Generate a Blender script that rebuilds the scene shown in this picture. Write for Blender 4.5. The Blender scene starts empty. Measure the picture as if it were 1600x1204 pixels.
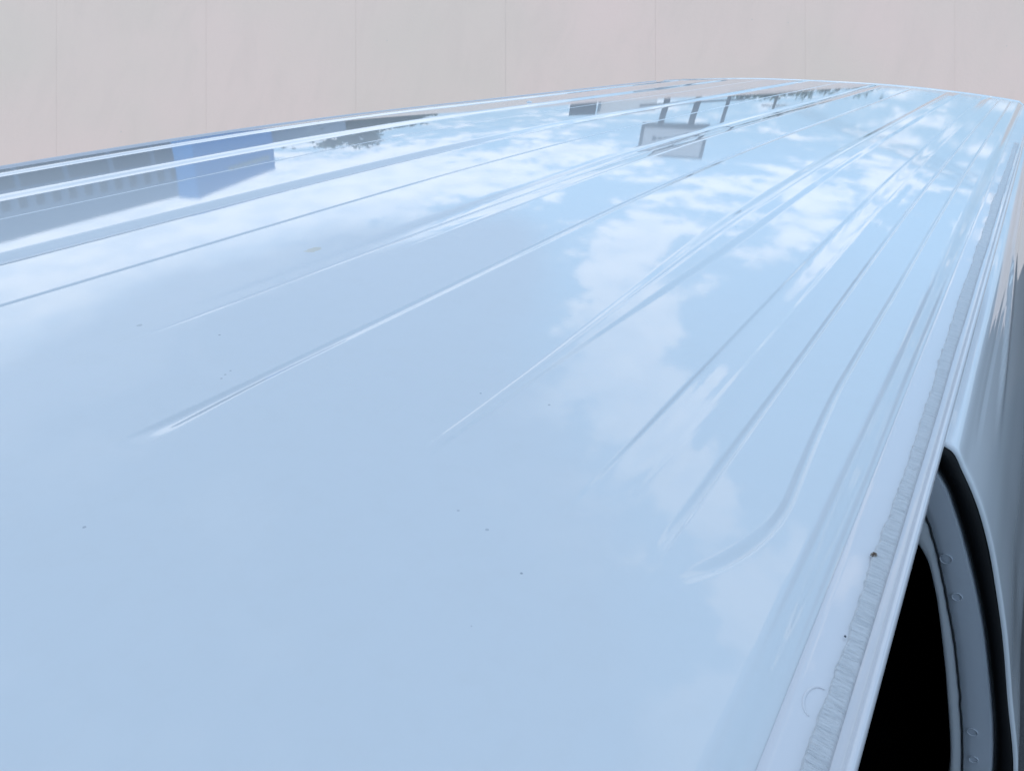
import bpy, math, random
import numpy as np
from mathutils import Vector, Matrix, noise as mnoise

random.seed(4)
rng = np.random.default_rng(4)
scene = bpy.context.scene
C = scene.collection
H = 0.28            # camera height above the drip rail (m); the van is laid out in this unit
ZR = 1.95           # drip rail height above ground
R = math.radians

# ------------------------------------------------------------------ camera
F_PX, CX, CY, VX, VY = 1203.0, 800.0, 602.0, 1665.0, -15.0
th = math.atan2(CY - VY, F_PX)
Uc = np.array([0, math.cos(th), -math.sin(th)])
dc = np.array([VX - CX, CY - VY, F_PX]); dc /= np.linalg.norm(dc)
rc = np.cross(dc, Uc); rc = rc if rc[0] > 0 else -rc
cam_d = bpy.data.cameras.new('camera')
cam = bpy.data.objects.new('camera', cam_d); C.objects.link(cam)
cam_d.sensor_width = 36; cam_d.lens = F_PX / 1600 * 36
cam_d.clip_start = 0.01; cam_d.clip_end = 2000
right = Vector((rc[0], dc[0], Uc[0])); up = Vector((rc[1], dc[1], Uc[1])); fwd = Vector((rc[2], dc[2], Uc[2]))
M = Matrix((right, up, -fwd)).transposed().to_4x4()
M.translation = Vector((0, 0, ZR + H))
cam.matrix_world = M
scene.camera = cam

# ------------------------------------------------------------------ world, sun, exposure
SUN_AZ, SUN_EL = R(178), R(38)       # azimuth measured from +Y (along the van) towards +X
def dirv(az, el):
    az, el = math.radians(az), math.radians(el)
    return (math.sin(az) * math.cos(el), math.cos(az) * math.cos(el), math.sin(el))

world = bpy.data.worlds.new('World'); scene.world = world; world.use_nodes = True
nt = world.node_tree; N = nt.nodes; L = nt.links; N.clear()
def node(nt, t, **k):
    n = nt.nodes.new(t)
    for a, b in k.items(): setattr(n, a, b)
    return n
def mth(nt, op, a, b=None, clamp=False):
    n = nt.nodes.new('ShaderNodeMath'); n.operation = op; n.use_clamp = clamp
    for i, v in enumerate((a, b)):
        if v is None: continue
        if hasattr(v, 'is_output'): nt.links.new(v, n.inputs[i])
        else: n.inputs[i].default_value = v
    return n.outputs[0]
def rampn(nt, v, lo, hi):
    n = nt.nodes.new('ShaderNodeMapRange'); n.interpolation_type = 'SMOOTHSTEP'
    nt.links.new(v, n.inputs['Value']); n.inputs['From Min'].default_value = lo; n.inputs['From Max'].default_value = hi
    return n.outputs[0]
def mixc(nt, fac, a, b, mode='MIX'):
    n = nt.nodes.new('ShaderNodeMix'); n.data_type = 'RGBA'; n.blend_type = mode
    for s, v in ((n.inputs[0], fac), (n.inputs[6], a), (n.inputs[7], b)):
        if hasattr(v, 'is_output'): nt.links.new(v, s)
        else: s.default_value = v if not isinstance(v, tuple) or len(v) == 4 else (*v, 1)
    return n.outputs[2]
out = node(nt, 'ShaderNodeOutputWorld'); bg = node(nt, 'ShaderNodeBackground')
sky = node(nt, 'ShaderNodeTexSky', sky_type='NISHITA', sun_disc=False)
sky.sun_elevation = SUN_EL; sky.sun_rotation = SUN_AZ; sky.altitude = 100; sky.air_density = 1.0; sky.dust_density = 0.6
SKY_STRENGTH = 0.0945
tc = node(nt, 'ShaderNodeTexCoord'); G = tc.outputs['Generated']
sep = node(nt, 'ShaderNodeSeparateXYZ'); L.new(G, sep.inputs[0])
zc = mth(nt, 'ADD', mth(nt, 'MAXIMUM', sep.outputs[2], 0.0), 0.16)
comb = node(nt, 'ShaderNodeCombineXYZ')
L.new(mth(nt, 'DIVIDE', sep.outputs[0], zc), comb.inputs[0]); L.new(mth(nt, 'DIVIDE', sep.outputs[1], zc), comb.inputs[1])
nz = node(nt, 'ShaderNodeTexNoise'); nz.inputs['Scale'].default_value = 2.9; nz.inputs['Detail'].default_value = 12; nz.inputs['Roughness'].default_value = .62; nz.inputs['Distortion'].default_value = .35
L.new(comb.outputs[0], nz.inputs['Vector'])
nz2 = node(nt, 'ShaderNodeTexNoise'); nz2.inputs['Scale'].default_value = 7.5; nz2.inputs['Detail'].default_value = 7; nz2.inputs['Roughness'].default_value = .6
L.new(comb.outputs[0], nz2.inputs['Vector'])
def blobs(lst):
    tot = None
    for az, el, rad, amp in lst:
        vm = node(nt, 'ShaderNodeVectorMath', operation='DISTANCE'); L.new(G, vm.inputs[0]); vm.inputs[1].default_value = dirv(az, el)
        e = mth(nt, 'MULTIPLY', mth(nt, 'POWER', 2.718, mth(nt, 'MULTIPLY', mth(nt, 'POWER', vm.outputs['Value'], 2.0), -1.0 / rad ** 2)), amp)
        tot = e if tot is None else mth(nt, 'ADD', tot, e)
    return tot
WHITE = blobs([(-76, 17.5, .16, .75), (-66, 17.5, .14, .7), (-57, 16, .12, .6), (-47, 12.5, .09, .40), (-39, 12, .08, .34), (-31, 11, .08, .26),
               (-24, 20, .045, .30), (-21, 17.5, .04, .34), (-19, 23, .04, .30), (-21, 26, .06, .34), (-18, 30, .06, .34), (-13, 34, .055, .30), (-9, 38, .04, .26), (-4, 42, .045, .46), (-3, 48, .05, .5), (-5, 53, .05, .36), (-9, 46, .05, -.25), (-1, 37, .04, .26),
               (-9, 13, .045, .34), (-11, 16, .04, .26), (-13, 9.5, .04, .2), (-5, 9, .035, .28), (-17, 11.5, .04, .22), (-24, 9, .04, .14), (-6, 5, .05, .08),
               (-3, 16, .05, -.35), (-6, 20, .08, -.42), (-2, 27, .08, -.3), (-13, 24, .05, -.3), (-15, 8, .04, -.2), (40, 48, .34, -.5), (72, 35, .3, -.4), (-35, 22, .12, -.24), (-48, 24, .14, -.24), (-26, 14, .04, -.25), (-8, 30, .05, -.25)])
m1 = mth(nt, 'ADD', mth(nt, 'MULTIPLY', mth(nt, 'SUBTRACT', nz.outputs[0], .5), 1.15), WHITE)
m1 = mth(nt, 'ADD', m1, mth(nt, 'MULTIPLY', mth(nt, 'SUBTRACT', nz2.outputs[0], .5), .8))
nz3 = node(nt, 'ShaderNodeTexNoise'); nz3.inputs['Scale'].default_value = 20; nz3.inputs['Detail'].default_value = 6; nz3.inputs['Distortion'].default_value = .8; L.new(comb.outputs[0], nz3.inputs['Vector'])
m1 = mth(nt, 'ADD', m1, mth(nt, 'MULTIPLY', mth(nt, 'SUBTRACT', nz3.outputs[0], .5), .42))
cmask = rampn(nt, m1, .01, .21)
# grey cloud deck overhead and to the left
GREY = blobs([(120, 42, .5, 1.0), (75, 48, .5, 1.0), (45, 62, .4, .8), (-50, 36, .34, 1.0), (-80, 52, .40, 1.0), (-35, 48, .25, .8), (-66, 29, .12, .5), (-56, 25, .10, .6), (-45, 21.5, .09, .7), (-34, 20, .10, .7)])
gmask = mth(nt, 'MULTIPLY', rampn(nt, mth(nt, 'ADD', GREY, mth(nt, 'MULTIPLY', mth(nt, 'SUBTRACT', nz.outputs[0], .5), .6)), .30, .80), .85)
fz = rampn(nt, sep.outputs[2], .03, .27)
base = mixc(nt, 0.86, sky.outputs[0], mixc(nt, fz, (4.3, 6.9, 9.9), (6.8, 10.9, 15.4)))
gmask = mth(nt, 'MAXIMUM', gmask, mth(nt, 'MULTIPLY', rampn(nt, mth(nt, 'ADD', sep.outputs[2], mth(nt, 'MULTIPLY', nz.outputs[0], .3)), .85, 1.05), .9))
c1 = mixc(nt, gmask, base, (5.8, 7.2, 9.5))
DARK = blobs([(19, 30, .17, 1.0), (14, 16, .10, 1.0)])
c1 = mixc(nt, rampn(nt, DARK, .25, .8), c1, (2.6, 3.3, 4.6))
cloudcol = mixc(nt, rampn(nt, nz2.outputs[0], .35, .65), (12.5, 14.2, 16.6), (16.8, 17.4, 18.4))
cloudcol = mixc(nt, fz, mixc(nt, .42, cloudcol, (3.0, 4.0, 5.5)), cloudcol)
c2 = mixc(nt, mth(nt, 'MULTIPLY', mth(nt, 'MULTIPLY', cmask, mth(nt, 'SUBTRACT', 1.0, gmask)), .95), c1, cloudcol)
L.new(c2, bg.inputs[0]); bg.inputs[1].default_value = SKY_STRENGTH
L.new(bg.outputs[0], out.inputs[0])

sl = bpy.data.lights.new('sun', 'SUN'); sl.energy = 1.45; sl.angle = R(2); sl.color = (1.0, .95, .88)
so = bpy.data.objects.new('sun', sl); C.objects.link(so)
sd = Vector((math.sin(SUN_AZ) * math.cos(SUN_EL), math.cos(SUN_AZ) * math.cos(SUN_EL), math.sin(SUN_EL)))
so.rotation_euler = sd.to_track_quat('Z', 'Y').to_euler(); so.location = sd * 30
scene.view_settings.view_transform = 'Standard'; scene.view_settings.look = 'None'
scene.view_settings.exposure = 0.0; scene.view_settings.gamma = 1; scene.view_settings.use_curve_mapping = False
scene.render.engine = 'CYCLES'
scene.cycles.max_bounces = 8

# ------------------------------------------------------------------ helpers
def mesh_obj(name, verts, faces, mat, parent=None, smooth=True):
    me = bpy.data.meshes.new(name); me.from_pydata([tuple(map(float, v)) for v in verts], [], faces); me.update()
    if smooth: me.polygons.foreach_set('use_smooth', [True] * len(me.polygons))
    if mat: me.materials.append(mat)
    o = bpy.data.objects.new(name, me); C.objects.link(o)
    if parent: o.parent = parent
    return o
def grid_faces(nr, nc, flip=False, closed=False, off=0):
    fs = []
    for i in range(nr - 1):
        for j in range(nc if closed else nc - 1):
            a = off + i * nc + j; b = off + i * nc + (j + 1) % nc; c = b + nc; d = a + nc
            fs.append((a, d, c, b) if flip else (a, b, c, d))
    return fs
def grid_obj(name, P, mat, parent=None, flip=False, closed=False, smooth=True):
    P = np.asarray(P, float); nr, nc = P.shape[:2]
    return mesh_obj(name, P.reshape(-1, 3), grid_faces(nr, nc, flip, closed), mat, parent, smooth)
def tube_pts(path, r, n=8):
    path = [Vector(p) for p in path]; rows = []
    for i, p in enumerate(path):
        t = (path[min(i + 1, len(path) - 1)] - path[max(i - 1, 0)]).normalized()
        a = t.cross(Vector((0, 0, 1)) if abs(t.z) < .9 else Vector((1, 0, 0))).normalized(); b = t.cross(a)
        rr = r[i] if hasattr(r, '__len__') else r
        rows.append([p + (a * math.cos(2 * math.pi * k / n) + b * math.sin(2 * math.pi * k / n)) * rr for k in range(n)])
    return rows
def tube(name, path, r, mat, parent=None, n=8):
    return grid_obj(name, [[tuple(v) for v in row] for row in tube_pts(path, r, n)], mat, parent, closed=True)
def box_data(bs):
    V, Fc = [], []
    for (x0, x1, y0, y1, z0, z1) in bs:
        o = len(V)
        V += [(x, y, z) for z in (z0, z1) for (x, y) in ((x0, y0), (x1, y0), (x1, y1), (x0, y1))]
        Fc += [tuple(o + i for i in q) for q in ((3, 2, 1, 0), (4, 5, 6, 7), (0, 1, 5, 4), (1, 2, 6, 5), (2, 3, 7, 6), (3, 0, 4, 7))]
    return V, Fc
def box(name, bs, mat, parent=None, bevel=0):
    V, Fc = box_data(bs); o = mesh_obj(name, V, Fc, mat, parent, smooth=False)
    if bevel:
        b = o.modifiers.new('bevel', 'BEVEL'); b.width = bevel; b.segments = 3
    return o
def tag(o, label, cat, group=None, kind=None):
    if label: o['label'] = label
    if cat: o['category'] = cat
    if group: o['group'] = group
    if kind: o['kind'] = kind
    return o
def empty(name, loc, label, cat, group=None):
    o = bpy.data.objects.new(name, None); C.objects.link(o); o.location = loc
    return tag(o, label, cat, group)

def pbr(name, col, rough=.5, **k):
    m = bpy.data.materials.new(name); m.use_nodes = True
    b = m.node_tree.nodes['Principled BSDF']
    b.inputs['Base Color'].default_value = (*col, 1); b.inputs['Roughness'].default_value = rough
    for a, v in k.items(): b.inputs[a.replace('_', ' ')].default_value = v
    return m, m.node_tree, b
def bump(nt, b, height, dist, strength=1.0):
    n = nt.nodes.new('ShaderNodeBump'); n.inputs['Distance'].default_value = dist; n.inputs['Strength'].default_value = strength
    nt.links.new(height, n.inputs['Height']); nt.links.new(n.outputs[0], b.inputs['Normal']); return n
def noise_n(nt, scale, detail=4, rough=.5, vec=None, sc=None):
    n = nt.nodes.new('ShaderNodeTexNoise'); n.inputs['Scale'].default_value = scale; n.inputs['Detail'].default_value = detail; n.inputs['Roughness'].default_value = rough
    if vec is None:
        t = nt.nodes.new('ShaderNodeTexCoord'); vec = t.outputs['Object']
    if sc:
        mp = nt.nodes.new('ShaderNodeMapping'); mp.inputs['Scale'].default_value = sc; nt.links.new(vec, mp.inputs[0]); vec = mp.outputs[0]
    n.inputs['Distortion'].default_value = 0.6 if sc else 0.0
    nt.links.new(vec, n.inputs['Vector']); return n.outputs[0]

# ------------------------------------------------------------------ shape of the roof
KS, A0, B0 = .042, 2.0, 7.0
def S(Y):                                    # fall of the roof towards the rear
    Y = np.asarray(Y, float); t = np.clip((Y - A0) / (B0 - A0), 0, 1)
    return KS * ((B0 - A0) * (t ** 3 - t ** 4 / 2) + np.maximum(Y - B0, 0))
def crown(X): return .1 * (1 - ((X + 2.73) / 2.73) ** 2)
def pix_to_roof(x, y):
    v = np.array([x - CX, CY - y, F_PX]); v /= np.linalg.norm(v); w = np.array([v @ rc, v @ dc, v @ Uc])
    t = 1.0
    for _ in range(60):
        X, Y = w[0] * t, w[1] * t; h = crown(X) - S(Y); t = (1 - h) / -w[2]
    return X, Y

# ------------------------------------------------------------------ materials
def paint_material(name, col, specks=False):
    m, t, b = pbr(name, col, .42, Coat_Weight=1.0, Coat_Roughness=.015, Coat_IOR=1.55)
    b.inputs['Specular IOR Level'].default_value = .35
    tcn = t.nodes.new('ShaderNodeTexCoord'); ob = tcn.outputs['Object']
    peel = noise_n(t, 260, 2, .5, ob)
    bp = t.nodes.new('ShaderNodeBump'); bp.inputs['Distance'].default_value = .00002; bp.inputs['Strength'].default_value = .55
    t.links.new(peel, bp.inputs['Height']); t.links.new(bp.outputs[0], b.inputs['Coat Normal']); t.links.new(bp.outputs[0], b.inputs['Normal'])
    dust = rampn(t, noise_n(t, 2.2, 6, .62, ob), .35, .75)
    c = mixc(t, mth(t, 'MULTIPLY', dust, .10), (*col, 1), (col[0] * .86, col[1] * .84, col[2] * .8, 1))
    t.links.new(mth(t, 'ADD', mth(t, 'MULTIPLY', dust, .03), .012), b.inputs['Coat Roughness'])
    if specks:
        film = mth(t, 'MULTIPLY', rampn(t, noise_n(t, 55, 6, .7, ob), .42, .72), .07)
        c = mixc(t, film, c, (.60, .58, .55, 1))
        vo = t.nodes.new('ShaderNodeTexVoronoi'); vo.inputs['Scale'].default_value = 42; vo.inputs['Randomness'].default_value = 1
        t.links.new(ob, vo.inputs['Vector'])
        thr = mth(t, 'MULTIPLY', mth(t, 'POWER', noise_n(t, 31, 2, .5, ob), 9.0), 1.2)
        sp = mth(t, 'LESS_THAN', vo.outputs['Distance'], thr)
        c = mixc(t, mth(t, 'MULTIPLY', sp, .3), c, (.16, .17, .19, 1))
        for (px, py, rad, col2, amt) in [(490, 390, .0062, (.62, .50, .28, 1), .55), (343, 523, .0011, (.12, .13, .15, 1), .5), (352, 585, .001, (.2, .2, .22, 1), .5), (360, 579, .0009, (.2, .2, .22, 1), .5), (346, 591, .0009, (.2, .2, .22, 1), .5),
                                    (716, 797, .0009, (.35, .37, .42, 1), .5), (761, 827, .0010, (.32, .35, .4, 1), .5), (815, 895, .0009, (.12, .15, .2, 1), .6),
                                    (751, 614, .0009, (.15, .2, .25, 1), .5), (858, 632, .001, (.2, .22, .27, 1), .5), (132, 823, .0011, (.2, .22, .27, 1), .5), (1453, 245, .004, (.2, .22, .27, 1), .5)]:
            X, Y = pix_to_roof(px, py)
            vm = t.nodes.new('ShaderNodeVectorMath'); vm.operation = 'DISTANCE'
            wob = t.nodes.new('ShaderNodeVectorMath'); wob.operation = 'MULTIPLY'; wob.inputs[1].default_value = (1, .55 if rad > .005 else 1, 0)
            t.links.new(ob, wob.inputs[0]); t.links.new(wob.outputs[0], vm.inputs[0])
            vm.inputs[1].default_value = (X * H, Y * H * (.55 if rad > .005 else 1), 0)
            d = mth(t, 'ADD', vm.outputs['Value'], mth(t, 'MULTIPLY', mth(t, 'SUBTRACT', noise_n(t, 160, 4, .6, ob), .5), rad * 1.6))
            msk = rampn(t, d, rad * 1.15, rad * .75)
            c = mixc(t, mth(t, 'MULTIPLY', msk, amt), c, col2)
    t.links.new(c, b.inputs['Base Color'])
    return m
PAINT = (.715, .735, .75)
m_roof = paint_material('white_roof_paint', PAINT, True)
m_body = paint_material('white_body_paint', (.79, .81, .83))
m_rail = paint_material('white_rail_paint', (.73, .71, .725))
m_jamb, t, b = pbr('jamb_paint', (.76, .80, .86), .38, Coat_Weight=.4, Coat_Roughness=.1)
bump(t, b, noise_n(t, 120, 3), .0003)
m_rubber, t, b = pbr('black_rubber', (.008, .008, .009), .42)
b.inputs['Specular IOR Level'].default_value = .2
bump(t, b, noise_n(t, 900, 3), .0002)
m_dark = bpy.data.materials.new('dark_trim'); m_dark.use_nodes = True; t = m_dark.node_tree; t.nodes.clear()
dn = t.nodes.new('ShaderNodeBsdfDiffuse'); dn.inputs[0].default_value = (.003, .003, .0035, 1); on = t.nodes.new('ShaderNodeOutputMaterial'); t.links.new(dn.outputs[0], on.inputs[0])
m_gap, t, b = pbr('dark_gap', (.03, .035, .04), .7)
m_glass, t, b = pbr('tinted_glass', (.02, .025, .03), .03)
m_tyre, t, b = pbr('tyre_rubber', (.015, .015, .016), .7)
m_steel, t, b = pbr('wheel_steel', (.35, .36, .37), .35, Metallic=.8)
# seam sealer: brushed ripples across the strip
m_seal, t, b = pbr('seam_sealer', (.64, .65, .66), .42, Coat_Weight=.35, Coat_Roughness=.15)
tcn = t.nodes.new('ShaderNodeTexCoord')
w1 = noise_n(t, 1.0, 4, .55, tcn.outputs['Object'], (75, 560, 30)); w2 = noise_n(t, 1.0, 5, .6, tcn.outputs['Object'], (200, 1300, 30))
hh = mth(t, 'ADD', w1, mth(t, 'MULTIPLY', w2, .35))
bump(t, b, hh, .0019)
t.links.new(mixc(t, rampn(t, w1, .25, .6), (.56, .565, .58, 1), (.69, .69, .70, 1)), b.inputs['Base Color'])
# asphalt
m_asph, t, b = pbr('asphalt', (.05, .05, .052), .85)
t.links.new(mixc(t, noise_n(t, 60, 8, .7), (.03, .03, .032, 1), (.085, .085, .088, 1)), b.inputs['Base Color']); bump(t, b, noise_n(t, 160, 5), .006)
# wall cladding
m_wall, t, b = pbr('wall_cladding', (.5, .47, .46), .75)
tcn = t.nodes.new('ShaderNodeTexCoord'); ob = tcn.outputs['Object']
wc = mixc(t, rampn(t, noise_n(t, .16, 3, .5, ob), .35, .68), (.655, .555, .48, 1), (.72, .565, .505, 1))
wc = mixc(t, mth(t, 'MULTIPLY', rampn(t, noise_n(t, 1.0, 6, .65, ob, (1.6, .7, .25)), .4, .75), .30), wc, (.60, .50, .44, 1))
vo = t.nodes.new('ShaderNodeTexVoronoi'); vo.inputs['Scale'].default_value = 1.3; t.links.new(ob, vo.inputs['Vector'])
wc = mixc(t, mth(t, 'MULTIPLY', mth(t, 'LESS_THAN', vo.outputs['Distance'], .03), .35), wc, (.45, .42, .40, 1))
t.links.new(wc, b.inputs['Base Color']); bump(t, b, noise_n(t, 14, 6, .65, ob), .004)
m_wallback, t, b = pbr('wall_backing', (.50, .46, .43), .9)

# ------------------------------------------------------------------ ground
gx = np.concatenate([[-300, -60, -30], np.arange(-12, 14.1, .5), [30, 60, 300]]); gy = np.concatenate([[-300, -60, -30], np.arange(-14, 14.1, .5), [30, 60, 300]])
GX, GY = np.meshgrid(gx, gy)
def sstep(t_): t_ = np.clip(t_, 0, 1); return t_ * t_ * (3 - 2 * t_)
drop = np.maximum(sstep((GY - 6.0) / 5), sstep((-GX - 3.5) / 4))     # the yard falls away behind the van towards the wall
drop = np.where((GY < -4) & (GX > -40), np.where(GX > -3.5, 0, drop * 1.0), drop)
g = grid_obj('ground', np.dstack([GX, GY, -3.0 * drop]), m_asph)
g['kind'] = 'structure'

# ------------------------------------------------------------------ wall behind (leans back, upright panel joints)
wall = empty('panelled_wall', (0, 0, 0), 'long pale grey pinkish panelled wall with faint upright joints behind the van roof', 'wall')
camp = Vector((0, 0, ZR + H))
def DW(px, off=0): return 19.0 + off
def wp(px, py, dd):
    return camp + (right * ((px - CX) / F_PX) + up * ((CY - py) / F_PX) + fwd) * dd
top_y = -20
def lowpt(px, dd):
    a = wp(px, top_y, dd); return a - up * ((a.z + 3.2) / up.z)
joints = [322 + 234 * k for k in range(-5, 9)]
V, Fc = [], []
for j in range(len(joints) - 1):
    x0, x1 = joints[j] + .075, joints[j + 1] - .075
    a0, a1 = wp(x0, top_y, DW(x0)), wp(x1, top_y, DW(x1)); b0, b1 = lowpt(x0, DW(x0)), lowpt(x1, DW(x1))
    o = len(V)
    for p in (a0, a1, b1, b0): V += [p, p + fwd * .03]
    Fc += [tuple(o + i for i in q) for q in ((0, 6, 4, 2), (0, 2, 3, 1), (2, 4, 5, 3), (4, 6, 7, 5), (6, 0, 1, 7))]
mesh_obj('wall_panels', V, Fc, m_wall, wall, smooth=False)
x0, x1 = joints[0], joints[-1]
V = []
for p in (wp(x0, top_y, DW(x0, .031)), wp(x1, top_y, DW(x1, .031)), lowpt(x1, DW(x1, .031)), lowpt(x0, DW(x0, .031))): V += [p, p + fwd * .25]
mesh_obj('wall_backing', V, [(0, 6, 4, 2), (0, 2, 3, 1), (2, 4, 5, 3), (4, 6, 7, 5), (6, 0, 1, 7), (1, 3, 5, 7)], m_wallback, wall, smooth=False)

# ------------------------------------------------------------------ van
van = empty('van', (0, 0, ZR), 'white van seen close over its ribbed glossy roof, front door opening at the right', 'van')
def sm(t): t = np.clip(t, 0, 1); return t * t * (3 - 2 * t)
def tent(X, c, wl, wr, flat=0.0):          # smooth bump: 1 at c, 0 beyond the shoulders
    d = X - c
    l = sm(1 - np.maximum(-d - flat, 0) / wl); r_ = sm(1 - np.maximum(d - flat, 0) / wr)
    return np.where(d < 0, l, r_)
YEND = 14.0
def yend(X): return YEND - .9 * np.abs((X + 2.73) / 2.73) ** 4.0
def ribs(X, Y):
    z = np.zeros_like(X)
    def ramp(y0, L_): return sm((Y - y0) / L_)
    # groove near the right edge with a curled front end
    cl = np.clip((1.50 - Y) / .35, 0, 1)
    ey = [1.05, 1.10, 1.14, 1.173, 1.226, 1.311, 1.418, 1.551, 1.787, 2.06, 2.42, 3.06, 20]
    ex = [-.365, -.330, -.306, -.288, -.266, -.243, -.230, -.238, -.252, -.263, -.263, -.258, -.256]
    ce = sum(np.interp(Y + o_, ey, ex) for o_ in (-.06, -.03, 0, .03, .06)) / 5 * .982
    z -= (.0046 + .0012 * sm(cl)) * ramp(1.08, .16) * tent(X, ce - .004 * sm(cl), .010 + .008 * sm((2.6 - Y) / 1.0) + .016 * sm(cl), .009, .001)
    # narrow groove
    wD = .55 + .5 * sm((2.2 - Y) / .9)
    z -= .0046 * ramp(1.08, .30) * tent(X, -.394, .022 * wD, .009, .001)
    # groove with a wide soft right shoulder
    rC = ramp(1.06, .55)
    z -= .0050 * rC * tent(X, -.600, .014, .085, .002)
    z += .0016 * rC * tent(X, -.505, .02, .05, .0)
    # broad ridge, thin crease along it
    rB = ramp(1.14, .14) * (.46 + .54 * sm((Y - 1.2) / 2.0)); wB = .19 + .81 * sm((Y - 1.2) / 2.4)
    z += .0075 * rB * tent((X + .975) / wB, 0, .065, .045, .045)
    z -= .0016 * rB * tent((X + .975) / wB, -.035, .012, .02, .0)
    # sharp groove of the middle right: dark left wall, wide bright right wall
    rA = ramp(.76, .16); wA = 1 + .7 * sm((1.2 - Y) / .4)
    z -= .0048 * rA * (1 + .5 * sm((1.3 - Y) / .4)) * tent(X, -1.560, .010 * wA, .034 * wA, .001)
    # broad soft groove
    z -= .0075 * ramp(1.1, 3.0) * tent(X, -2.10, .022, .15, .006)
    z -= .0014 * ramp(1.0, .6) * tent(X, -2.04, .010, .012, .0)
    z += .0020 * ramp(1.6, 3.0) * tent(X, -1.945, .02, .014, .0)
    # thin middle groove
    z -= .0060 * ramp(.4, .5) * tent(X, -2.63, .015, .009, .001)
    # broad band, slopes to the right
    z -= .0200 * ramp(.4, .6) * tent(X, -3.105, .125, .016, .002)
    # thin groove
    z -= .0045 * ramp(.4, .5) * tent(X, -3.77, .012, .008, .0)
    # raised bands by the left edge
    z += .0125 * ramp(.4, .5) * tent(X, -4.315, .02, .15, .006)
    z += .0120 * ramp(.4, .5) * tent(X, -5.06, .03, .11, .004)
    return z * sm((13.7 - Y) / 1.2)
def roof_z(X, Y):
    z = crown(X) - S(Y) + ribs(X, Y)
    z -= .05 * np.clip((.7 - Y) / 1.9, 0, 2) ** 2
    # faint panel waves
    z += .0009 * np.sin(X * 2.3 + 1.1 * np.sin(Y * .9)) * np.sin(Y * 1.05 + .8 * X)
    z += .0022 * sm((Y - 3) / 5) * np.sin(X * 3.1 + Y * .35) * np.sin(Y * .8 + .5)
    # shoulder above the gutter: shallow trough, then a rounded fall
    for e, s in ((-.1, 1), (-5.36, -1)):
        d = (X - e) * s
        z -= .0265 * sm((d + .075) / .070) ** 1.3
    # rear edge rolls over
    ye = yend(X)
    z -= .06 * sm((Y - ye + .10) / .10) ** 2
    z += .010 * tent(Y - ye, -.24, .10, .06, .02)
    return z
segs = [(-5.36, -5.27, .003), (-5.27, -5.05, .012), (-5.05, -4.85, .004), (-4.85, -4.36, .02), (-4.36, -4.12, .004), (-4.12, -3.81, .03), (-3.81, -3.73, .0014), (-3.73, -3.24, .03),
        (-3.24, -3.09, .003), (-3.09, -2.66, .03), (-2.66, -2.60, .0015), (-2.60, -2.11, .03), (-2.11, -1.88, .004), (-1.88, -1.59, .03), (-1.59, -1.50, .0014),
        (-1.50, -1.14, .02), (-1.14, -.83, .004), (-.83, -.63, .01), (-.63, -.42, .0025), (-.42, -.20, .0018), (-.20, -.10, .002)]
xs = np.concatenate([np.arange(a, b_ - 1e-6, s) for a, b_, s in segs] + [[-.10]])
ys = np.concatenate([np.arange(-1.3, .7, .08), np.arange(.7, 1.9, .008), np.arange(1.9, 4, .04), np.arange(4, 12.3, .12)])
rear_t = np.concatenate([np.linspace(0, .8, 16)[1:], np.linspace(.8, 1, 26)[1:]])
XX, YY = np.meshgrid(xs, ys)
ye = yend(xs)
extra = np.array([ys[-1] + (ye - ys[-1]) * t_ for t_ in rear_t])
YY = np.vstack([YY, extra]); XX = np.vstack([XX, np.tile(xs, (len(rear_t), 1))])
ZZ = roof_z(XX, YY)
roof = grid_obj('roof_panel', np.dstack([XX, YY, ZZ]) * H, m_roof, van)

# drip rails (gutter floor + rolled lip)
def rail(sign, lab):
    prof = []
    X0, Xl = (-.1, .0) if sign > 0 else (-5.36, -5.46)
    for x, z in [(-.1015, -.0245), (-.098, -.0222), (-.085, -.0218), (-.06, -.0215), (-.035, -.0215), (-.012, -.0214), (.001, -.0208), (.0048, -.0178), (.0072, -.0105), (.0092, -.0040), (.0120, -.0005), (.0158, .0005), (.0195, -.0012), (.0228, -.0060), (.0245, -.0140), (.0250, -.030), (.0255, -.045), (.018, -.050), (.010, -.045)]:
        prof.append((x if sign > 0 else -5.46 - x, z))
    yr = np.concatenate([np.arange(-1.3, 1, .06), np.arange(1, 4, .04), np.linspace(4, yend(0.), 90)])
    P = []
    for y in yr:
        wv = .0006 * math.sin(y * 7) + .0004 * math.sin(y * 19)
        P.append([(x, y, z + float(crown(x)) - float(S(y)) - .05 * max((.7 - y) / 1.9, 0) ** 2 + wv * .4) for x, z in prof])
    o = grid_obj('drip_rail', np.array(P) * H, m_rail, van, flip=(sign < 0))
    if lab: o['label'] = lab
    return o
rail_r = rail(1, 'drip rail with brushed seam sealer at the right edge of the roof')
rail(-1, 'drip rail at the far left edge of the roof')

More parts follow.
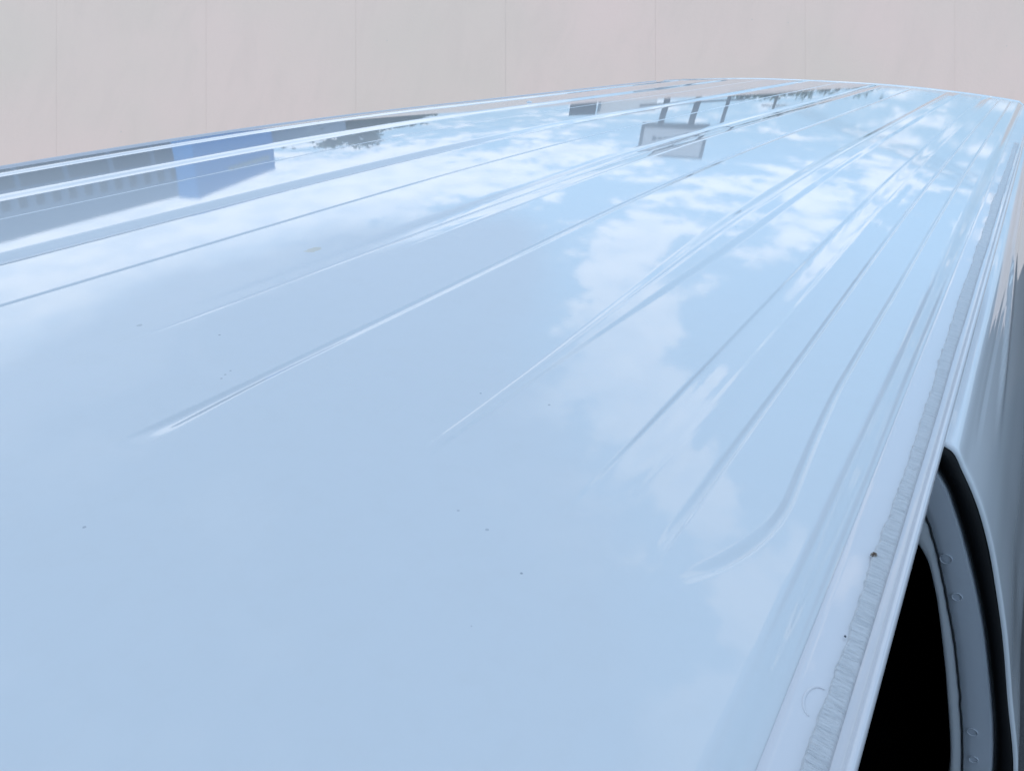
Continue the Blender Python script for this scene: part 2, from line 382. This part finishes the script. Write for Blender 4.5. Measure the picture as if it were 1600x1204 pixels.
# seam sealer strip in the right gutter
def sealer():
    yr = np.concatenate([np.arange(.3, 4.0, .006), np.arange(4.0, 8.2, .02)])
    nc = 15; P = []
    rag = 0
    for y in yr:
        n1 = mnoise.noise(Vector((y * 3.1, .3, 0))) * .006 + mnoise.noise(Vector((y * 17, 2.3, 0))) * .0036 + mnoise.noise(Vector((y * 55, 5.3, 0))) * .0028
        n2 = mnoise.noise(Vector((y * 2.1, 7.3, 0))) * .002
        xl = -.0495 + n1 + .004 * math.sin(y * 1.1); xr = -.0105 + n2
        end = float(sm((8.2 - y) / .3)) * float(sm((y - .3) / .02))
        row = []
        for k in range(nc):
            t_ = k / (nc - 1); x = xl + (xr - xl) * t_
            edge = min(1, t_ / .05) * min(1, (1 - t_) / .12)
            zz = .0085 * edge ** .5 * end * (1 - .25 * t_) + .0010 * mnoise.noise(Vector((x * 60, y * 60, 4))) * edge
            row.append((x, y, -.0222 + float(crown(x)) - float(S(y)) - .05 * max((.7 - y) / 1.9, 0) ** 2 + zz))
        P.append(row)
    o = grid_obj('seam_sealer', np.array(P) * H, m_seal, rail_r)
    return o
sealer()
def rz(x, y): return float(-.0215 + crown(x) - S(y))
# pressed half-circle mark in the gutter floor
cxm, cym = -.056, .995
arc = [((cxm + .019 * math.cos(a)) * H, (cym + .034 * math.sin(a)) * H, (rz(cxm, cym) + .0006) * H) for a in np.linspace(R(75), R(258), 22)]
tube('pressed_mark', arc, [.0008 * math.sin(math.pi * (i + .6) / 22.2) ** .4 for i in range(22)], m_rail, rail_r, 8)
# small dome on the left rail shoulder
def dome(name, c, r, hgt, mat, parent, axis='z', n=14):
    P = []
    for i in range(6):
        a = i / 5 * math.pi / 2
        P.append([(c[0] + r * math.cos(a) * math.cos(2 * math.pi * k / n), c[1] + r * math.cos(a) * math.sin(2 * math.pi * k / n), c[2] + hgt * math.sin(a)) for k in range(n)])
    return grid_obj(name, P, mat, parent, closed=True)
X_, Y_ = pix_to_roof(827, 160)
dome('rivet', (X_ * H, Y_ * H, float(roof_z(np.array(X_), np.array(Y_))) * H), .009, .004, m_body, roof)

# ---- right side body: outer skin behind the door opening
YB = 2.0
outer = [(.0235, -.018), (.049, -.029), (.09, -.083), (.138, -.160), (.189, -.265), (.241, -.395), (.298, -.549), (.362, -.753), (.432, -.981), (.475, -1.2), (.515, -1.5), (.545, -2.0), (.56, -2.6), (.565, -3.4), (.56, -4.6), (.54, -5.6), (.50, -6.0)]
def resample(pts, n, tail=None):
    p = np.array(pts, float)
    # Catmull-Rom-like dense interpolation by chord length
    d = np.r_[0, np.cumsum(np.hypot(*np.diff(p, axis=0).T))]
    m_ = np.gradient(p, d, axis=0)
    s = np.linspace(0, 1, n) ** 1.35 * d[-1]; outp = []
    for q in s:
        i = min(max(np.searchsorted(d, q) - 1, 0), len(p) - 2); hseg = d[i + 1] - d[i]; u = (q - d[i]) / hseg
        outp.append((2 * u**3 - 3 * u**2 + 1) * p[i] + (u**3 - 2 * u**2 + u) * hseg * m_[i] + (-2 * u**3 + 3 * u**2) * p[i + 1] + (u**3 - u**2) * hseg * m_[i + 1])
    return np.array(outp)
NP = 280
prof = resample(outer, NP)
tan = np.gradient(prof, axis=0); tan /= np.linalg.norm(tan, axis=1)[:, None]
inw = np.c_[tan[:, 1], -tan[:, 0]]        # inward (towards -X)
inw[inw[:, 0] > 0] *= -1
def side_drop(Z, Y): return S(Y) * np.clip(1 + Z / 5.0, 0, 1)
def side(name, ys_, mirror=False, parent=van, lip=True, crease=True):
    rows = []
    if lip:
        rl = .011
        for a in np.linspace(0, math.pi / 2, 7)[:-1]:
            rows.append((YB + rl * (1 - math.sin(a)), rl * (1 - math.sin(math.pi / 2 - a + 0)) if False else rl * (1 - math.cos(math.pi / 2 - a))))
        rows = [(YB + rl * (1 - math.sin(math.pi / 2 * (1 - k / 6))), rl * (1 - math.cos(math.pi / 2 * (1 - k / 6)))) for k in range(7)]
    P = []
    first = True
    seq = [(y, i_) for y, i_ in rows] + [(y, 0.) for y in ys_ if not rows or y > rows[-1][0] + .01]
    for y, ins in seq:
        q = prof + inw * ins
        Z = q[:, 1] - side_drop(q[:, 1], y)
        X = q[:, 0].copy()
        if crease:
            zc1 = -.202 + .058 * (min(y, 4.4) - 2.44) + .012 * (max(y, 4.4) - 4.4)
            f1 = float(sm((y - 2.35) / .7))
            X += .0075 * f1 * tent(-q[:, 1], -zc1, .014, .05, .002)
            X -= .0030 * float(sm((y - 2.1) / .3)) * tent(-q[:, 1], .098, .012, .012, .0)
            X -= .014 * float(sm((y - 2.05) / .6)) * np.clip(-q[:, 1] / .9, 0, 1)
            X += .0012 * np.sin(y * 2.1 + q[:, 1] * 9)
        if y > 12.3: X -= .35 * ((y - 12.3) / .8) ** 2
        P.append([((x if not mirror else -5.46 - x), y, z) for x, z in zip(X, Z)])
    return grid_obj(name, np.array(P) * H, m_body, parent, flip=mirror)
yside = np.concatenate([np.arange(YB + .03, 4.5, .06), np.arange(4.5, 13.1, .2), [13.1]])
side('body_side', yside)['label'] = 'right body side behind the door opening'
yfull = np.concatenate([np.arange(-1.6, 13.1, .3), [13.1]])
side('body_side', yfull, mirror=True, lip=False, crease=False)['label'] = 'left body side'

# ---- door opening: seal, jamb faces, spot welds
seal_out = prof + inw * .0105
seal_in_p = [(.004, -.062), (.027, -.102), (.058, -.142), (.095, -.209), (.154, -.33), (.225, -.496), (.294, -.695), (.350, -.88), (.382, -1.016), (.425, -1.3), (.45, -1.8), (.46, -2.6), (.46, -3.6), (.45, -4.8), (.42, -5.6)]
crease_p = [(-.02, -.19), (.029, -.252), (.076, -.343), (.122, -.455), (.182, -.612), (.249, -.825), (.311, -1.068), (.355, -1.4), (.375, -2.0), (.38, -3.0), (.375, -4.4), (.35, -5.6)]
inner_p = [(-.02, -.31), (.028, -.347), (.059, -.384), (.098, -.467), (.154, -.628), (.206, -.799), (.282, -1.089), (.322, -1.4), (.342, -2.0), (.348, -3.0), (.34, -4.4), (.32, -5.6)]
SI = resample(seal_in_p, NP); CR = resample(crease_p, NP); IN = resample(inner_p, NP)
def strip(name, A, B, ya, yb, mat, bulge=0, n=9, parent=van, ease=0):
    P = []
    for a, b_, in zip(A, B):
        row = []
        for k in range(n):
            t_ = k / (n - 1); q = a + (b_ - a) * t_
            y = ya + (yb - ya) * t_ - bulge * math.sin(math.pi * t_) ** .6
            row.append((q[0], y, q[1]))
        P.append(row)
    return grid_obj(name, np.array(P) * H, mat, parent, flip=True)
def yoff(q): return 0
seal = strip('door_seal', seal_out, SI, YB + .004, YB + .004, m_rubber, bulge=.016, n=13)
# jamb: rounded fold beside the seal, wide face, thin inner flange
e1 = SI + (CR - SI) * .10
jamb = strip('door_jamb', SI + (SI - CR) * .02, e1, YB + .022, YB + .004, m_jamb, n=5)
jamb.name = 'door_jamb'
def joinstrip():
    P = []
    for s_, c_ in zip(SI, CR):
        row = []
        for t_, y in ((-.02, .022), (.02, .014), (.06, .0075), (.10, .004), (.16, .003), (.4, .003), (.7, .005), (.93, .009), (1.0, .013)):
            q = s_ + (c_ - s_) * t_; row.append((q[0], YB + y, q[1]))
        P.append(row)
    return P
bpy.data.objects.remove(jamb)
jamb = grid_obj('door_jamb', np.array(joinstrip()) * H, m_jamb, van, flip=True)
P = []
for c_, i_ in zip(CR, IN):
    row = []
    for t_, y in ((-.03, .016), (.0, .0135), (.1, .0125), (.6, .010), (.88, .0105), (.96, .013), (1.0, .020), (1.0, .3)):
        q = c_ + (i_ - c_) * t_; row.append((q[0], YB + y, q[1]))
    P.append(row)
fl = grid_obj('inner_flange', np.array(P) * H, m_body, van, flip=True)
path = [((q[0] + .0025 * mnoise.noise(Vector((i * .35, 0, 1)))) * H, (YB + .0105) * H, q[1] * H) for i, q in enumerate(CR)]
tube('joint_line', path, .0008, m_gap, jamb, 6)
def pix_plane(px, py, Yp):
    v = np.array([px - CX, CY - py, F_PX]); w = np.array([v @ rc, v @ dc, v @ Uc]); w = w * (Yp / w[1]); return w[0], Yp, w[2] + 1
for px, py, r_ in ((1478, 873, .0040), (1495, 932, .0034), (1519, 1143, .0036), (1521, 1186, .0032)):
    x, y, z = pix_plane(px, py, YB + .002)
    ring = [(x * H + r_ * math.cos(a), y * H, z * H + r_ * math.sin(a)) for a in np.linspace(0, 2 * math.pi, 25)]
    P = [[tuple(v) for v in row] for row in tube_pts(ring, .00036, 6)]
    w_ = grid_obj('spot_weld', P, m_jamb, jamb, closed=True)

# header under the rail, sill, interior
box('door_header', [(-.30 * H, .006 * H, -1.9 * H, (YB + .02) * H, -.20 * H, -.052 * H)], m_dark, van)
box('door_sill', [(-.2 * H, .52 * H, -2.2 * H, (YB + .02) * H, -6.1 * H, -5.55 * H)], m_body, van, .01)
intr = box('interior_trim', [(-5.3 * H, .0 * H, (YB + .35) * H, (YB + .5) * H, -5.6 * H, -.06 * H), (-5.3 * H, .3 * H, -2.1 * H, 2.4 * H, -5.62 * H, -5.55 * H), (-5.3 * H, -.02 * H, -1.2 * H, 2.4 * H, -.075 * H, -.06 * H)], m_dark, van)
def seat(x0, x1):
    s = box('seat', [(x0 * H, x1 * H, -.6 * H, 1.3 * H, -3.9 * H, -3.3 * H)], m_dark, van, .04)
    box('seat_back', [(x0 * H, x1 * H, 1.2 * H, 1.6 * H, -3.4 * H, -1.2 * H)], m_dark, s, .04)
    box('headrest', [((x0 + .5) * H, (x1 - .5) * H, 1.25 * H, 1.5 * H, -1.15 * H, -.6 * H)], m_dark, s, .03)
seat(-2.1, -.3); seat(-5.0, -3.2)
# pillar return: closes the gap between the flange and the body skin
P = [[(q[0] - .002, YB + .019, q[1]), (q[0] - .012, YB + .30, q[1]), (-.4, YB + .33, q[1]), (-5.3, YB + .34, q[1])] for q in IN]
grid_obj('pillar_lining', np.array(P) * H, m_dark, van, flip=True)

# front end, windscreen, rear panel
P = []
for y, z in [(-1.28, -.03), (-1.75, -.25), (-2.6, -.95), (-3.5, -1.75), (-4.3, -2.5)]:
    P.append([(-2.73 + 2.62 * s_ * (1 + .04 * abs(z)), y + .25 * s_ * s_, z + .02 - .03 * s_ * s_) for s_ in np.linspace(-1, 1, 21)])
grid_obj('windscreen', np.array(P) * H, m_glass, van, flip=True)
P = []
for y, z in [(-4.3, -2.5), (-4.75, -2.75), (-5.1, -3.3), (-5.25, -4.2), (-5.25, -5.4), (-5.05, -6.1)]:
    P.append([(-2.73 + 3.15 * s_, y + .6 * abs(s_) ** 5, z) for s_ in np.linspace(-1, 1, 31)])
grid_obj('front_panel', np.array(P) * H, m_body, van, flip=True)
for s_ in (1, -1):
    fx = lambda x: x if s_ > 0 else -5.46 - x
    pts = [(-1.3, -.05), (-2.2, -.5), (-4.3, -2.5), (-4.9, -3.6), (-4.75, -6.05), (-2.2, -6.05), (-2.1, -3.2), (-1.9, -1.2), (-1.5, -.25)]
    V = []
    for y, z in pts:
        x = float(np.interp(-z, -prof[:, 1], prof[:, 0])); V += [(fx(x) * H, y * H, z * H), (fx(x - .15) * H, y * H, z * H)]
    n = len(pts); Fc = [tuple(range(0, 2 * n, 2)), tuple(range(1, 2 * n, 2))[::-1]] + [(2 * i, 2 * i + 1, (2 * i + 3) % (2 * n), (2 * i + 2) % (2 * n)) for i in range(n)]
    fp = mesh_obj('fender', V, Fc, m_body, van, smooth=False)
P = []
for y, z in [(13.65, -.50), (13.7, -1.0), (13.85, -2.2), (13.9, -4.0), (13.7, -6.0)]:
    P.append([(-2.73 + 3.0 * s_ , y - .9 * abs(s_) ** 6, z) for s_ in np.linspace(-1, 1, 31)])
grid_obj('rear_door', np.array(P) * H, m_body, van)
def wheel(x, y, sgn):
    r0 = .315
    w = bpy.data.objects.new('wheel', None); C.objects.link(w); w.parent = van; w.location = (x, y, r0 - ZR)
    def lathe(name, prof_, mat):
        rows = [[(sgn * px, pr * math.cos(a), pr * math.sin(a)) for px, pr in prof_] for a in np.linspace(0, 2 * math.pi, 49)]
        return grid_obj(name, rows, mat, w)
    lathe('tyre', [(-.1, .2), (-.1, .29), (-.08, .312), (.08, .312), (.1, .29), (.105, .24), (.09, .2)], m_tyre)
    lathe('rim', [(.088, .2), (.07, .19), (.06, .12), (.075, .08), (.08, .0)], m_steel)
for x, sgn in ((.50 * H, 1), (-5.96 * H, -1)):
    wheel(x, -3.3 * H, sgn); wheel(x, 10.6 * H, sgn)

# ------------------------------------------------------------------ crumb of dirt on the gutter
def crumb(x, y, r_, label, mat, sq=(1, 1, .7)):
    P = []
    for i in range(9):
        a = -math.pi / 2 + math.pi * i / 8; row = []
        for k in range(12):
            b_ = 2 * math.pi * k / 12
            d = Vector((math.cos(a) * math.cos(b_), math.cos(a) * math.sin(b_), math.sin(a)))
            rr = r_ * (1 + .45 * mnoise.noise(d * 1.7 + Vector((x * 9, 0, 0))))
            row.append((d.x * rr * sq[0], d.y * rr * sq[1], d.z * rr * sq[2] + r_ * .5))
        P.append(row)
    o = grid_obj('dirt_crumb', P, mat, None, closed=True)
    o.location = (x * H, y * H, ZR + (rz(x, y) + .004) * H); tag(o, label, 'dirt crumb'); return o
m_crumb, t, b = pbr('dried_dirt', (.16, .10, .06), .9)
t.links.new(mixc(t, rampn(t, noise_n(t, 700, 4), .4, .6), (.10, .06, .04, 1), (.42, .38, .33, 1)), b.inputs['Base Color'])
crumb(-.0455, 1.425, .0018, 'small brown dirt crumb lying at the edge of the seam sealer', m_crumb)
m_crumb2, t, b = pbr('grit', (.10, .11, .13), .9)
crumb(-.0475, 1.165, .0006, 'tiny dark grit grain beside the seam sealer, above the half circle mark', m_crumb2)

# ------------------------------------------------------------------ surroundings mirrored in the roof
def at(az, dist, z=0): a = math.radians(az); return Vector((math.sin(a) * dist, math.cos(a) * dist, z))
m_gry, t, b = pbr('grey_render', (.16, .19, .22), .8); t.links.new(mixc(t, noise_n(t, .5, 5), (.19, .25, .33, 1), (.25, .32, .41, 1)), b.inputs['Base Color'])
m_blue, t, b = pbr('blue_cladding', (.03, .12, .42), .6); t.links.new(mixc(t, noise_n(t, .8, 4), (.035, .24, .62, 1), (.045, .27, .68, 1)), b.inputs['Base Color'])
m_dkw, t, b = pbr('dark_window', (.03, .035, .045), .15)
m_pale, t, b = pbr('pale_lettering', (.6, .58, .45), .7)
m_bark, t, b = pbr('bark', (.08, .06, .045), .9)
m_leaf, t, b = pbr('leaves', (.05, .075, .035), .7); t.links.new(mixc(t, noise_n(t, 1.5, 3), (.03, .05, .025, 1), (.08, .11, .05, 1)), b.inputs['Base Color'])
m_post, t, b = pbr('painted_post', (.07, .08, .10), .6)
m_board, t, b = pbr('board_face', (.52, .54, .58), .7)
m_white, t, b = pbr('pale_container', (.7, .7, .7), .6)
def facade(name, azs, dists, h0, h1, mat, label, cat, depth=1.5, z0=-3.1):
    a, b_ = at(azs[0], dists[0]), at(azs[1], dists[1]); n = (b_ - a).normalized(); k = Vector((-n.y, n.x, 0))
    if k.dot(a) < 0: k = -k
    c, d = b_ + k * depth, a + k * depth
    e = empty(name, ((a + b_) / 2)[:3] and (a + b_) / 2, label, cat); loc = e.location
    V = [p - loc + Vector((0, 0, z)) for (p, z) in ((a, z0), (b_, z0), (c, z0), (d, z0), (a, h0), (b_, h1), (c, h1), (d, h0))]
    mesh_obj('wall', V, [(3, 2, 1, 0), (4, 5, 6, 7), (0, 1, 5, 4), (1, 2, 6, 5), (2, 3, 7, 6), (3, 0, 4, 7)], mat, e, smooth=False)
    return e, a - loc, b_ - loc, k
def panes(e, a, b_, k, n, z0, z1, mat, name='window', gap=.35):
    for i in range(n):
        p = a + (b_ - a) * ((i + gap / 2) / n) - k * .04; q = a + (b_ - a) * ((i + 1 - gap / 2) / n) - k * .04
        V = [p + Vector((0, 0, z0)), q + Vector((0, 0, z0)), q + Vector((0, 0, z1)), p + Vector((0, 0, z1))]; V += [v + k * .03 for v in V]
        mesh_obj(name, V, [(0, 1, 2, 3), (7, 6, 5, 4), (0, 4, 5, 1), (1, 5, 6, 2), (2, 6, 7, 3), (3, 7, 4, 0)], mat, e, smooth=False)
tz = lambda el, d: ZR + d * math.tan(math.radians(el))
e, a, b_, k = facade('warehouse', (-80, -55.0), (34, 38), tz(13.6, 34), tz(10.0, 38), m_gry, 'long grey warehouse mirrored near the far left edge of the roof', 'building')
panes(e, a, b_, k, 9, tz(2.2, 35), tz(5.6, 35), m_dkw, gap=.12)
panes(e, a, b_, k, 26, tz(6.9, 35), tz(8.6, 35), m_gap, gap=.55)
e, a, b_, k = facade('blue_building', (-54.9, -49.6), (33, 35), tz(10.8, 33), tz(8.4, 35), m_blue, 'bright blue flat roofed building mirrored beside the grey warehouse', 'building')
rs = random.Random(3)
V, Fc = [], []
for i in range(9):
    p0 = a + (b_ - a) * (.40 + .06 * i) - k * .06; p1 = a + (b_ - a) * (.40 + .06 * i + .035 + .01 * rs.random()) - k * .06
    zz = tz(7.3, 34) - .05 * i
    o_ = len(V); V += [p0 + Vector((0, 0, zz)), p1 + Vector((0, 0, zz)), p1 + Vector((0, 0, zz + .25 + .15 * rs.random())), p0 + Vector((0, 0, zz + .3))]
    V += [v + k * .05 for v in V[o_:o_ + 4]]; Fc += [tuple(o_ + i_ for i_ in q) for q in ((0, 1, 2, 3), (0, 4, 5, 1), (1, 5, 6, 2), (2, 6, 7, 3), (3, 7, 4, 0))]
mesh_obj('sign_strip', V, Fc, m_pale, e, smooth=False)
e, a, b_, k = facade('low_shed', (-49.4, -44.5), (36, 37), tz(5.2, 36), tz(4.6, 36), m_gry, 'low grey shed mirrored to the right of the blue building', 'building')
e, a, b_, k = facade('dark_container', (-28.6, -26.7), (40, 40), tz(2.7, 40), tz(2.7, 40), m_post, 'small dark container mirrored alone near the far edge of the roof', 'container', 3)
e, a, b_, k = facade('white_container', (-26.6, -22.5), (40.5, 40.5), tz(2.6, 40), tz(2.5, 40), m_white, 'pale container mirrored beside the dark container', 'container', 3)

# billboard
D = 30
bb = empty('billboard', at(-20.8, D), 'billboard on two dark posts mirrored in the far part of the roof', 'billboard'); loc = bb.location
ax = (at(-18.4, D) - at(-23.2, D)).normalized(); kk = Vector((-ax.y, ax.x, 0)); kk = kk if kk.dot(loc) > 0 else -kk
def slab(name, l, r_, z0, z1, off, th_, mat, parent=bb):
    V = []
    for s_, z in ((l, z0), (r_, z0), (r_, z1), (l, z1)): V += [ax * s_ + kk * off + Vector((0, 0, z)), ax * s_ + kk * (off + th_) + Vector((0, 0, z))]
    return mesh_obj(name, V, [(0, 2, 4, 6), (7, 5, 3, 1), (0, 1, 3, 2), (2, 3, 5, 4), (4, 5, 7, 6), (6, 7, 1, 0)], mat, parent, smooth=False)
w2 = D * math.tan(R(2.35))
slab('frame', -w2, w2, tz(4.1, D), tz(8.4, D), 0, .25, m_post)
face = slab('face', -w2 + .13, w2 - .13, tz(4.75, D), tz(8.15, D), -.05, .05, m_board)
for i in range(7):
    x0 = -.75 + .22 * i
    slab('lettering', x0, x0 + .14, tz(5.9, D) + .04 * (i % 2), tz(5.9, D) + .30 - .05 * (i % 3), -.07, .02, m_post, face)
for s_ in (-.55, .55): slab('post', s_ - .11, s_ + .11, -3.1, tz(4.1, D), .05, .2, m_post)
slab('cross_beam', -1.5, 2.2, tz(1.5, D), tz(1.75, D), .05, .15, m_post)
# lamp post
lp = empty('street_lamp', at(-17.7, 31), 'slim dark street lamp mirrored to the right of the billboard', 'street lamp')
tube('pole', [(0, 0, -3.1), (0, 0, tz(4.0, 31))], [.1, .07], m_post, lp)
tube('arm', [(0, 0, tz(4.0, 31)), (-.3, 0, tz(4.6, 31)), (-.8, 0, tz(4.7, 31))], [.06, .05, .05], m_post, lp)
box('lamp_head', [(-1.2, -.75, -.12, .12, tz(4.6, 31), tz(4.75, 31))], m_post, lp)
# poles with wires
def pole(az, d, hgt, label):
    p = empty('utility_pole', at(az, d), label, 'utility pole', 'utility poles behind the wall')
    tube('post', [(0, 0, -3.1), (0, 0, hgt)], [.14, .09], m_bark, p); box('crossarm', [(-.9, .9, -.05, .05, hgt - .5, hgt - .38)], m_bark, p)
    return at(az, d, hgt - .38)
pa = pole(-14.5, 58, 5.0, 'utility pole among the distant trees behind the wall'); pb = pole(72, 13, 8.4, 'utility pole nearest the right side of the van')
for o_ in (-.8, 0, .8):
    pts = []
    for i in range(25):
        s_ = i / 24; q = pa.lerp(pb, s_) + Vector((o_, 0, -1.2 * 4 * s_ * (1 - s_))); pts.append(q)
    tube('overhead_wire', pts, .014, m_post, None, 5)
for i, o in enumerate([o for o in C.objects if o.name.startswith('overhead_wire')]):
    tag(o, ('leftmost', 'middle', 'rightmost')[i] + ' of three overhead wires between the utility poles', 'wire', 'overhead wires')
# trees
def tree(az, d, hgt, wid, label, seed):
    rs = random.Random(seed); tr = empty('tree', at(az, d), label, 'tree', 'trees beyond the wall')
    tube('trunk', [(0, 0, -3.1), (.1, 0, hgt * .3), (0, .1, hgt * .7)], [.22, .17, .06], m_bark, tr, 8)
    V, Fc = [], []
    cl = [(Vector((rs.gauss(0, .33) * wid, rs.gauss(0, .33) * wid, hgt * (.35 + .55 * rs.random()))), wid * (.16 + .16 * rs.random())) for _ in range(26)]
    for c_, r_ in cl:
        for _ in range(70):
            p = c_ + Vector((rs.gauss(0, 1), rs.gauss(0, 1), rs.gauss(0, .8))) * r_ * .55
            u = Vector((rs.gauss(0, 1), rs.gauss(0, 1), rs.gauss(0, 1))).normalized() * .20; v = u.cross(Vector((rs.gauss(0, 1), rs.gauss(0, 1), rs.gauss(0, 1)))).normalized() * .12
            o_ = len(V); V += [p - u, p + v, p + u, p - v]; Fc.append((o_, o_ + 1, o_ + 2, o_ + 3))
    mesh_obj('crown', V, Fc, m_leaf, tr, smooth=False)
for i, (az, d, el, wd, lab) in enumerate([(-47.3, 40, 4.9, 2.8, 'leafy tree mirrored next to the low grey shed'), (-44.6, 42, 7.0, 2.2, 'tallest rounded tree mirrored right of the blue building'),
        (-42.6, 43, 4.3, 2.6, 'bushy tree mirrored just right of the tallest tree'), (-40.4, 44, 3.3, 2.4, 'lower tree at the right end of the mirrored tree row'),
        (-16, 60, 1.5, 3.4, 'distant tree mirrored right of the street lamp'), (-13, 62, 1.4, 3.4, 'distant tree second to the right of the street lamp'), (-10, 60, 1.2, 3.2, 'distant tree at the far right of the mirrored horizon')]):
    tree(az, d, tz(el, d), wd, lab, i)

# unseen tall block, added behind the camera to keep sun off the van
tb = empty('added_shade_block', (0.9, -12.0, 0), 'tall plain grey block added out of view behind the camera to shade the van', 'building')
box('wall', [(-3.4, 3.8, -4, 2.2, 0, 14.0)], m_gry, tb)
box('roof', [(-3.6, 4.0, -4.2, 2.4, 14.003, 14.2)], m_post, tb)
for i in range(3):
    for j in range(4):
        box('window', [(-2.4 + 2.1 * i, -1.2 + 2.1 * i, 2.203, 2.25, 1.2 + 3.1 * j, 2.8 + 3.1 * j)], m_dkw, tb)
